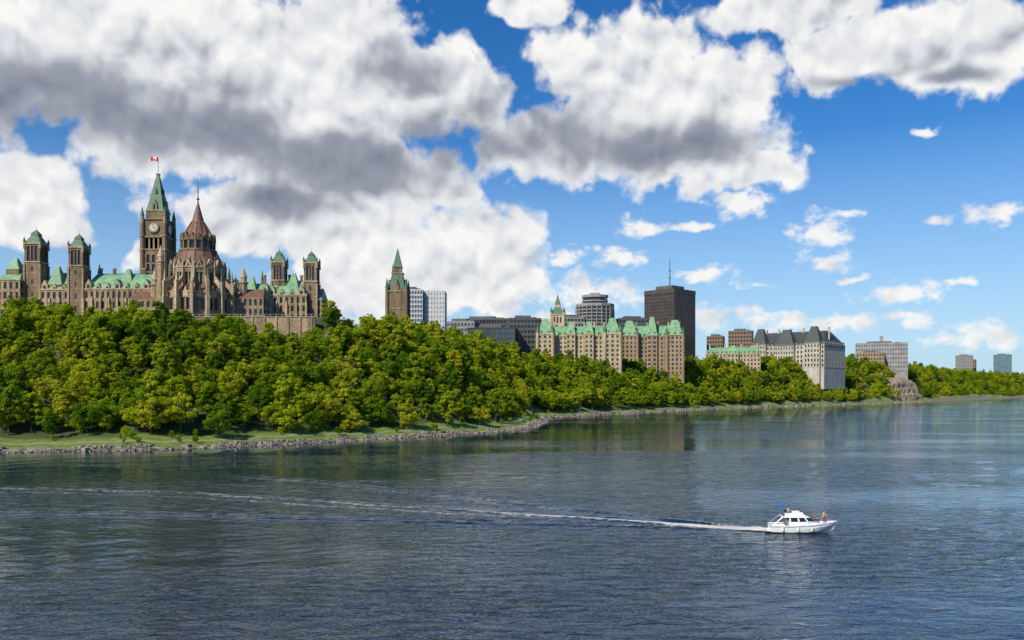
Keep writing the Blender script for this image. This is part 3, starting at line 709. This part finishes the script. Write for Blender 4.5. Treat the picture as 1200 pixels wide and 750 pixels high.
def house(part,xa,xb,xat,xbt,wb,wt,z0,z1):
    B.mesh(part,[(xa,-wb,z0),(xb,-wb*.78,z0),(xb,wb*.78,z0),(xa,wb,z0),(xat,-wt,z1),(xbt,-wt*.8,z1),(xbt,wt*.8,z1),(xat,wt,z1)],[(3,2,1,0),(4,5,6,7),(0,1,5,4),(1,2,6,5),(2,3,7,6),(3,0,4,7)])
house(Cb,2.5,7.3,2.5,6.2,1.22,1.05,1.02,1.55)
house(Wn,2.55,6.25,2.55,5.25,1.08,.95,1.5,2.12)
for xx,xt in ((2.5,2.5),(3.7,3.6),(4.9,4.5),):
    for sg in(-1,1):
        B.mesh(Cb,[(xx,sg*1.12,1.5),(xx+.22,sg*1.10,1.5),(xt+.18,sg*.98,2.14),(xt,sg*1.0,2.14),(xx,sg*.9,1.5),(xx+.22,sg*.9,1.5),(xt+.18,sg*.8,2.14),(xt,sg*.8,2.14)],[(0,1,2,3),(3,2,6,7),(1,5,6,2),(0,3,7,4)])
house(Cb,1.5,5.35,1.5,5.1,1.2,1.12,2.1,2.22)
for sg in(-1,1): B.mesh(Cb,[(1.9,sg*1.05,2.2),(4.8,sg*.85,2.2),(4.3,sg*.8,2.85),(1.9,sg*1.0,2.7),(1.9,sg*.95,2.2),(4.75,sg*.75,2.2),(4.25,sg*.72,2.85),(1.9,sg*.9,2.7)],[(0,1,2,3),(7,6,5,4),(3,2,6,7)])
B.mesh(Cb,[(4.85,-.85,2.2),(4.85,.85,2.2),(4.3,.8,2.86),(4.3,-.8,2.86)],[(0,1,2,3)])
B.mesh(Wn,[(4.3,-.78,2.87),(4.3,.78,2.87),(3.95,.72,3.2),(3.95,-.72,3.2)],[(0,1,2,3)])
B.box(Cb,2.1,2.6,-.7,.7,2.22,2.65); B.box(Bl,2.1,2.22,-.7,.7,2.65,3.0); B.box(Cb,3.75,4.1,-.1,.6,2.22,2.9)
def pipe(p0,p1,r=.03):
    p0=Vector(p0);p1=Vector(p1); d=(p1-p0).normalized(); u=d.orthogonal().normalized(); w=d.cross(u)
    v=[tuple(pp+r*(math.cos(t)*u+math.sin(t)*w)) for pp in(p0,p1) for t in [k*math.pi/3 for k in range(6)]]
    B.mesh(St,v,[(i,(i+1)%6,6+(i+1)%6,6+i) for i in range(6)])
rail=[]
for i in range(3,len(S)):
    x,b,_,z,_,_=S[i]; rail.append((x+(.15 if i==7 else 0),max(b-.1,.05),z+.62))
for sg in(-1,1):
    pts=[(p_[0],p_[1]*sg,p_[2]) for p_ in rail]
    for a_,b_ in zip(pts,pts[1:]): pipe(a_,b_); pipe((a_[0],a_[1],a_[2]-.3),(b_[0],b_[1],b_[2]-.3),.018)
    for q in pts: pipe(q,(q[0],q[1],q[2]-.64),.022)
    pipe((1.7,sg*1.1,2.2),(1.3,sg*1.0,3.4),.05); pipe((.2,sg*1.3,1.0),(1.55,sg*1.15,2.15),.03)
pipe((1.3,-1.0,3.4),(1.3,1.0,3.4),.06); pipe((1.3,0,3.4),(1.1,0,4.6),.02); pipe((1.3,.5,3.4),(1.25,.5,4.0),.02)
B.mesh(Bl,[(.9,-1.0,3.42),(2.0,-1.0,3.5),(2.0,1.0,3.5),(.9,1.0,3.42),(.9,-.8,3.58),(2.0,-.8,3.64),(2.0,.8,3.64),(.9,.8,3.58)],[(3,2,1,0),(4,5,6,7),(0,1,5,4),(1,2,6,5),(2,3,7,6),(3,0,4,7)])
for x in (1.5,3.6,5.4): B.fr(Cb,x,-1.68,.35,.85,.13,.13,8)
boat=B.done()

# people
skinm=simple('skin',(.45,.27,.19),.6,.05,3); hairm=simple('hair',(.06,.035,.02),.8,.2,5); eyem=simple('eye',(.02,.02,.02),.3,.1,5)
def person(name,J,loc,rot,shirt,pants,parent=None):
    ms=simple(name+'_shirt',shirt,.8,.1,5); mp=simple(name+'_trousers',pants,.8,.1,5)
    names=list(J); idx={n:i for i,n in enumerate(names)}
    rad={'pelvis':.15,'waist':.135,'chest':.16,'neck':.055,'head0':.06}
    E=[('pelvis','waist'),('waist','chest'),('chest','neck'),('neck','head0')]
    for s in 'LR': E+=[('chest','sh'+s),('sh'+s,'el'+s),('el'+s,'wr'+s),('wr'+s,'pm'+s),('pelvis','hp'+s),('hp'+s,'kn'+s),('kn'+s,'an'+s),('an'+s,'to'+s)]
    R_={'sh':.07,'el':.048,'wr':.032,'pm':.04,'hp':.10,'kn':.065,'an':.045,'to':.045}
    verts=[Vector(J[n]) for n in names]; radii=[rad.get(n,R_.get(n[:2],.05)) for n in names]; edges=[(idx[a],idx[b]) for a,b in E]
    for s in 'LR':
        w=Vector(J['wr'+s]); pm=Vector(J['pm'+s]); d=(pm-w).normalized(); side=d.cross(Vector((0,1,.2))).normalized()
        for k in range(5):
            o=(k-2)*.02; ln=[.05,.075,.085,.078,.06][k]
            b=len(verts); verts.append(pm+side*o+d*.03); verts.append(pm+side*(o*1.3+(-.03 if k==0 else 0))+d*(.03+ln)+Vector((0,0,-.015)))
            radii+= [.011,.008]; edges+=[(idx['pm'+s],b),(b,b+1)]
    me=bpy.data.meshes.new(name); me.from_pydata([tuple(v) for v in verts],edges,[]); o=bpy.data.objects.new(name+'_tmp',me); COL.objects.link(o)
    md=o.modifiers.new('s','SKIN'); 
    for i,r in enumerate(radii): me.skin_vertices[0].data[i].radius=(r,r)
    me.skin_vertices[0].data[idx['pelvis']].use_root=True
    o.modifiers.new('d','SUBSURF').levels=1
    dg=bpy.context.evaluated_depsgraph_get(); m2=bpy.data.meshes.new_from_object(o.evaluated_get(dg)); bpy.data.objects.remove(o)
    for mm in (ms,mp,skinm,hairm): 
        m2.materials.append(mm)
    segs=[(Vector(J[a]),Vector(J[b]),(1 if a[:2] in('hp','kn','an') or b[:2]=='hp' else 2 if a[:2] in('wr','el','ne') else 0)) for a,b in E]
    for p_ in m2.polygons:
        c=p_.center; best=1e9; bi=0
        for a,b,mi in segs:
            t=max(0,min(1,(c-a).dot(b-a)/max(1e-9,(b-a).length_squared))); d=(c-(a+(b-a)*t)).length
            if d<best: best=d;bi=mi
        p_.material_index=bi; p_.use_smooth=True
    e=bpy.data.objects.new(name,None); COL.objects.link(e); e.location=loc; e.rotation_euler=(0,0,rot)
    ob=bpy.data.objects.new('body',m2); COL.objects.link(ob); ob.parent=e
    hc=Vector(J['head0'])+Vector((.01,0,.10))
    def ball(n,c,s,mat,seg=16):
        bm=bmesh.new(); bmesh.ops.create_uvsphere(bm,u_segments=seg,v_segments=seg//2+2,radius=1)
        for v in bm.verts:
            v.co=Vector((v.co.x*s[0],v.co.y*s[1],v.co.z*s[2]))
            if n=='head' and v.co.z<0: v.co.y*=1-.3*(-v.co.z/s[2]); 
            v.co+=c
        mm=bpy.data.meshes.new(n); bm.to_mesh(mm); bm.free(); mm.materials.append(mat)
        for p_ in mm.polygons: p_.use_smooth=True
        oo=bpy.data.objects.new(n,mm); COL.objects.link(oo); oo.parent=e
    ball('head',hc,(.095,.078,.12),skinm); ball('hair',hc+Vector((-.018,0,.03)),(.095,.085,.105),hairm)
    ball('nose',hc+Vector((.098,0,-.01)),(.016,.011,.02),skinm,8); ball('mouth',hc+Vector((.085,0,-.055)),(.01,.022,.006),M['flag_red'],8)
    for s in(-1,1): ball('eye',hc+Vector((.086,.03*s,.012)),(.012,.012,.008),eyem,8); ball('ear',hc+Vector((0,.08*s,0)),(.02,.01,.03),skinm,8)
    return e
stand=dict(pelvis=(0,0,.95),waist=(0,0,1.12),chest=(.01,0,1.34),neck=(.01,0,1.48),head0=(.02,0,1.54),
 shL=(0,.19,1.40),elL=(.06,.26,1.13),wrL=(.28,.22,1.04),pmL=(.36,.20,1.04),shR=(0,-.19,1.40),elR=(-.05,-.25,1.12),wrR=(.1,-.24,.9),pmR=(.13,-.23,.82),
 hpL=(0,.09,.88),knL=(.03,.11,.48),anL=(0,.12,.07),toL=(.17,.14,.045),hpR=(0,-.09,.88),knR=(.02,-.11,.48),anR=(-.04,-.12,.07),toR=(.13,-.14,.045))
sit=dict(pelvis=(0,0,.14),waist=(-.02,0,.31),chest=(0,0,.53),neck=(.02,0,.67),head0=(.04,0,.73),
 shL=(0,.19,.59),elL=(.12,.26,.36),wrL=(.34,.2,.32),pmL=(.42,.18,.31),shR=(0,-.19,.59),elR=(.12,-.26,.36),wrR=(.33,-.2,.30),pmR=(.41,-.18,.29),
 hpL=(.03,.09,.12),knL=(.44,.13,.2),anL=(.5,.13,-.24),toL=(.66,.14,-.27),hpR=(.03,-.09,.12),knR=(.44,-.13,.2),anR=(.5,-.13,-.24),toR=(.66,-.14,-.27))
bm_=Matrix.Translation((36.4,120.6,.05))@Matrix.Rotation(math.radians(-6),4,'Z')
def onboat(x,y,z): return bm_@Vector((x,y,z))
person('person',stand,onboat(7.4,-.15,1.30),math.radians(-60),(.65,.45,.04),(.35,.06,.05))
person('person',sit,onboat(6.25,.3,1.55),math.radians(-20),(.60,.05,.04),(.05,.07,.15))
person('person',sit,onboat(2.45,0,2.66),math.radians(-6),(.5,.08,.06),(.2,.2,.22))
person('person',sit,onboat(2.45,-.5,2.66),math.radians(-20),(.55,.55,.52),(.05,.07,.15))

# ------------------------------------------------------------------ world with clouds
SE,SR=40,218
w=bpy.data.worlds.new('World'); scene.world=w; w.use_nodes=True; nt=w.node_tree; bg=nt.nodes['Background']
def ae(px,py):
    a=math.atan((px-600)/1000); return a, math.atan((457-py)/1000*math.cos(a))
def group(name,ell,fs,fd,fa,ws,wa,vs=0,va=0,vd=0,frough=.55,ysq=1.0):
    g=bpy.data.node_groups.new(name,'ShaderNodeTree')
    g.interface.new_socket('P',in_out='INPUT',socket_type='NodeSocketVector'); g.interface.new_socket('D',in_out='OUTPUT',socket_type='NodeSocketFloat')
    gi=g.nodes.new('NodeGroupInput'); go=g.nodes.new('NodeGroupOutput'); src=gi.outputs[0]
    def vm(op,a,b=None,c=None):
        n=g.nodes.new('ShaderNodeVectorMath'); n.operation=op
        for i,v in enumerate((a,b,c)):
            if v is None: continue
            if isinstance(v,tuple): n.inputs[i].default_value=v
            else: g.links.new(v,n.inputs[i])
        return n
    def mm(op,a,b=0,c=0):
        n=g.nodes.new('ShaderNodeMath'); n.operation=op
        for i,v in enumerate((a,b,c)):
            if isinstance(v,(int,float)): n.inputs[i].default_value=v
            else: g.links.new(v,n.inputs[i])
        return n.outputs[0]
    srcn=vm('MULTIPLY',src,(1,ysq,1)).outputs[0]
    def ns(scale,det,rough,col=False):
        n=g.nodes.new('ShaderNodeTexNoise'); n.noise_dimensions='2D'; n.inputs['Scale'].default_value=scale; n.inputs['Detail'].default_value=det; n.inputs['Roughness'].default_value=rough
        g.links.new(srcn,n.inputs['Vector']); return n.outputs['Color' if col else 'Fac']
    D=None
    if ell:
        c1=ns(ws,3,.5,True)
        wv=vm('MULTIPLY_ADD',vm('SUBTRACT',c1,(.5,.5,.5)).outputs[0],(wa,wa*.7,0),src).outputs[0]
        cur=None
        for (px,py,rx,ry) in ell:
            a,e=ae(px,py); sx_=1000/rx/ (math.cos(a)**2); sy_=1000/ry/math.cos(a)
            t=vm('MULTIPLY_ADD',wv,(sx_,sy_,0),(-a*sx_,-e*sy_,0)).outputs[0]
            L=vm('LENGTH',t).outputs['Value']
            cur=L if cur is None else mm('MINIMUM',cur,L)
        D=mm('SUBTRACT',1.0,cur)
    f=mm('MULTIPLY',mm('SUBTRACT',ns(fs,fd,frough),.5),fa)
    D=f if D is None else mm('ADD',D,f)
    if vs:
        vo=g.nodes.new('ShaderNodeTexVoronoi'); vo.voronoi_dimensions='2D'; vo.feature='F1'; vo.inputs['Scale'].default_value=vs; vo.inputs['Detail'].default_value=vd; vo.inputs['Roughness'].default_value=.5
        vo.normalize=True
        c2=ns(vs*.8,2,.5,True); wv2=vm('MULTIPLY_ADD',vm('SUBTRACT',c2,(.5,.5,.5)).outputs[0],(.9/vs,.9/vs,0),srcn).outputs[0]
        g.links.new(wv2,vo.inputs['Vector'])
        D=mm('MULTIPLY_ADD',mm('SUBTRACT',.38,vo.outputs['Distance']),va,D)
    g.links.new(D,go.inputs[0]); return g
CLB=[(60,60,190,105),(230,40,215,95),(395,70,120,95),(300,150,260,85),(500,110,90,75),(30,235,95,55),(430,210,130,60),(320,250,150,48),(470,290,140,60),(570,285,80,52),(560,335,110,45),(420,345,110,40),(160,300,35,20),
 (740,90,120,78),(850,120,80,75),(800,165,125,55),(670,165,105,60),(900,200,70,22),
 (930,10,110,32),(1080,52,150,46),(1180,60,80,50),(980,60,60,40),(622,8,40,22)]
CLS=[(865,236,46,24),(750,270,40,14),(812,266,26,7),(958,270,46,22),(968,306,42,16),(725,300,38,16),(660,300,36,14),(1055,344,74,18),(1060,373,46,14),(1170,252,52,18),(1010,376,38,12),(830,322,38,14),(990,250,28,10),(1165,395,66,20),(930,380,100,16),(845,372,50,20),(700,345,80,24),(1085,155,14,9),(1105,258,24,9),(890,335,22,8),(1000,330,22,7),(1130,330,22,7),(1110,400,70,12),(640,375,60,16)]
DK=[(40,125,140,60),(130,125,150,56),(270,155,125,55),(390,190,175,55),(470,85,70,34),(520,165,95,50),(650,158,90,52),(740,168,110,40),(840,165,60,34),(330,240,100,28),(1000,88,80,12),(1120,90,60,12)]
gD=group('cloud_density',CLB,15,7,1.5,11,.07,30,.55,2,.54)
gL=group('cloud_relief',None,11,3,1.1,0,0,22,.8,1.6,.45)
gS=group('cloud_small',CLS,34,7,2.3,26,.03,0,0,0,.6,1.5)
gK=group('cloud_shade',DK,8,3,.9,6,.06,0,0,0,.45)  # hand-placed dark undersides: shade painted into the cloud colour
def MM(op,a,b=0,c=0):
    n=nt.nodes.new('ShaderNodeMath'); n.operation=op
    for i,v in enumerate((a,b,c)):
        if isinstance(v,(int,float)): n.inputs[i].default_value=v
        else: nt.links.new(v,n.inputs[i])
    return n.outputs[0]
def MR(src,a,b,c=0,d=1,smooth=True):
    r=nt.nodes.new('ShaderNodeMapRange'); r.interpolation_type='SMOOTHSTEP' if smooth else 'LINEAR'
    for i,v in enumerate((a,b,c,d)): r.inputs[i+1].default_value=v
    nt.links.new(src,r.inputs[0]); return r.outputs[0]
tc=nt.nodes.new('ShaderNodeTexCoord'); sp=nt.nodes.new('ShaderNodeSeparateXYZ'); nt.links.new(tc.outputs['Generated'],sp.inputs[0])
az=MM('ARCTAN2',sp.outputs[0],sp.outputs[1]); el=MM('ARCSINE',sp.outputs[2])
cb=nt.nodes.new('ShaderNodeCombineXYZ'); nt.links.new(az,cb.inputs[0]); nt.links.new(el,cb.inputs[1])
def off(dx,dy):
    v=nt.nodes.new('ShaderNodeVectorMath'); v.operation='ADD'; v.inputs[1].default_value=(dx,dy,0); nt.links.new(cb.outputs[0],v.inputs[0]); return v.outputs[0]
def use(g,vec):
    n=nt.nodes.new('ShaderNodeGroup'); n.node_tree=g; nt.links.new(vec,n.inputs[0]); return n.outputs[0]
D0=use(gD,cb.outputs[0]); L0=use(gL,cb.outputs[0]); L1=use(gL,off(-.005,.014)); S0=use(gS,cb.outputs[0]); K0=use(gK,cb.outputs[0])
aB=MR(D0,-.04,.30); aS=MR(S0,.05,.85,0,.95)
alpha=MM('MAXIMUM',aB,aS)
dark=MR(K0,-.45,1.0,0,.50)
relief=MM('MULTIPLY',MM('MULTIPLY',MM('SUBTRACT',L0,L1),.80),MM('SUBTRACT',1.0,MM('MULTIPLY',dark,.9)))  # sunward and shaded sides of the puffs, painted into the cloud colour
thin=MR(D0,.0,.6,.12,0)
val=MM('SUBTRACT',MM('ADD',MM('ADD',relief,.86),thin),dark)
cr=nt.nodes.new('ShaderNodeValToRGB'); e=cr.color_ramp.elements
stops=[(0,(.15,.175,.22)),(.25,(.20,.23,.30)),(.5,(.36,.39,.46)),(.78,(.77,.79,.83)),(1,(1.0,.99,.97))]
while len(e)<len(stops): e.new(.5)
for i,(p_,c_) in enumerate(stops): e[i].position=p_; e[i].color=rgba(c_)
nt.links.new(val,cr.inputs[0])
sc=nt.nodes.new('ShaderNodeVectorMath'); sc.operation='SCALE'; sc.inputs['Scale'].default_value=9.5; nt.links.new(cr.outputs[0],sc.inputs[0])
sky=nt.nodes.new('ShaderNodeTexSky'); sky.sky_type='NISHITA'; sky.sun_disc=False; sky.sun_elevation=math.radians(SE); sky.sun_rotation=math.radians(SR)
sky.air_density=1.0; sky.dust_density=.3; sky.ozone_density=2.0
hs=nt.nodes.new('ShaderNodeHueSaturation'); hs.inputs['Saturation'].default_value=1.4; hs.inputs['Value'].default_value=1.0; nt.links.new(sky.outputs[0],hs.inputs['Color'])
tint=nt.nodes.new('ShaderNodeMix'); tint.data_type='RGBA'; tint.blend_type='MULTIPLY'; tint.inputs[0].default_value=1; tint.inputs[7].default_value=(.80,.98,1.20,1); nt.links.new(hs.outputs[0],tint.inputs[6])
hz=nt.nodes.new('ShaderNodeMix'); hz.data_type='RGBA'; nt.links.new(MR(el,.0,.28,.80,0,False),hz.inputs[0]); nt.links.new(tint.outputs[2],hz.inputs[6]); hz.inputs[7].default_value=(4.6,6.6,8.9,1)
mx=nt.nodes.new('ShaderNodeMix'); mx.data_type='RGBA'; nt.links.new(alpha,mx.inputs[0]); nt.links.new(hz.outputs[2],mx.inputs[6]); nt.links.new(sc.outputs[0],mx.inputs[7])
nt.links.new(mx.outputs[2],bg.inputs['Color']); bg.inputs['Strength'].default_value=.1

sun=bpy.data.lights.new('sun','SUN'); sun.energy=5.0; sun.angle=math.radians(.5); sun.color=(1,.92,.77)
so=bpy.data.objects.new('sun',sun); COL.objects.link(so)
dirv=Vector((math.sin(math.radians(SR))*math.cos(math.radians(SE)),math.cos(math.radians(SR))*math.cos(math.radians(SE)),math.sin(math.radians(SE))))
so.rotation_euler=dirv.to_track_quat('Z','Y').to_euler(); so.location=(-200,-200,300)

cam=bpy.data.cameras.new('camera'); co=bpy.data.objects.new('camera',cam); COL.objects.link(co); scene.camera=co
cam.lens=30; cam.sensor_width=36; cam.shift_y=.0683; cam.clip_end=30000; cam.clip_start=.5
co.location=(0,0,20); co.rotation_euler=(math.radians(90),0,0)
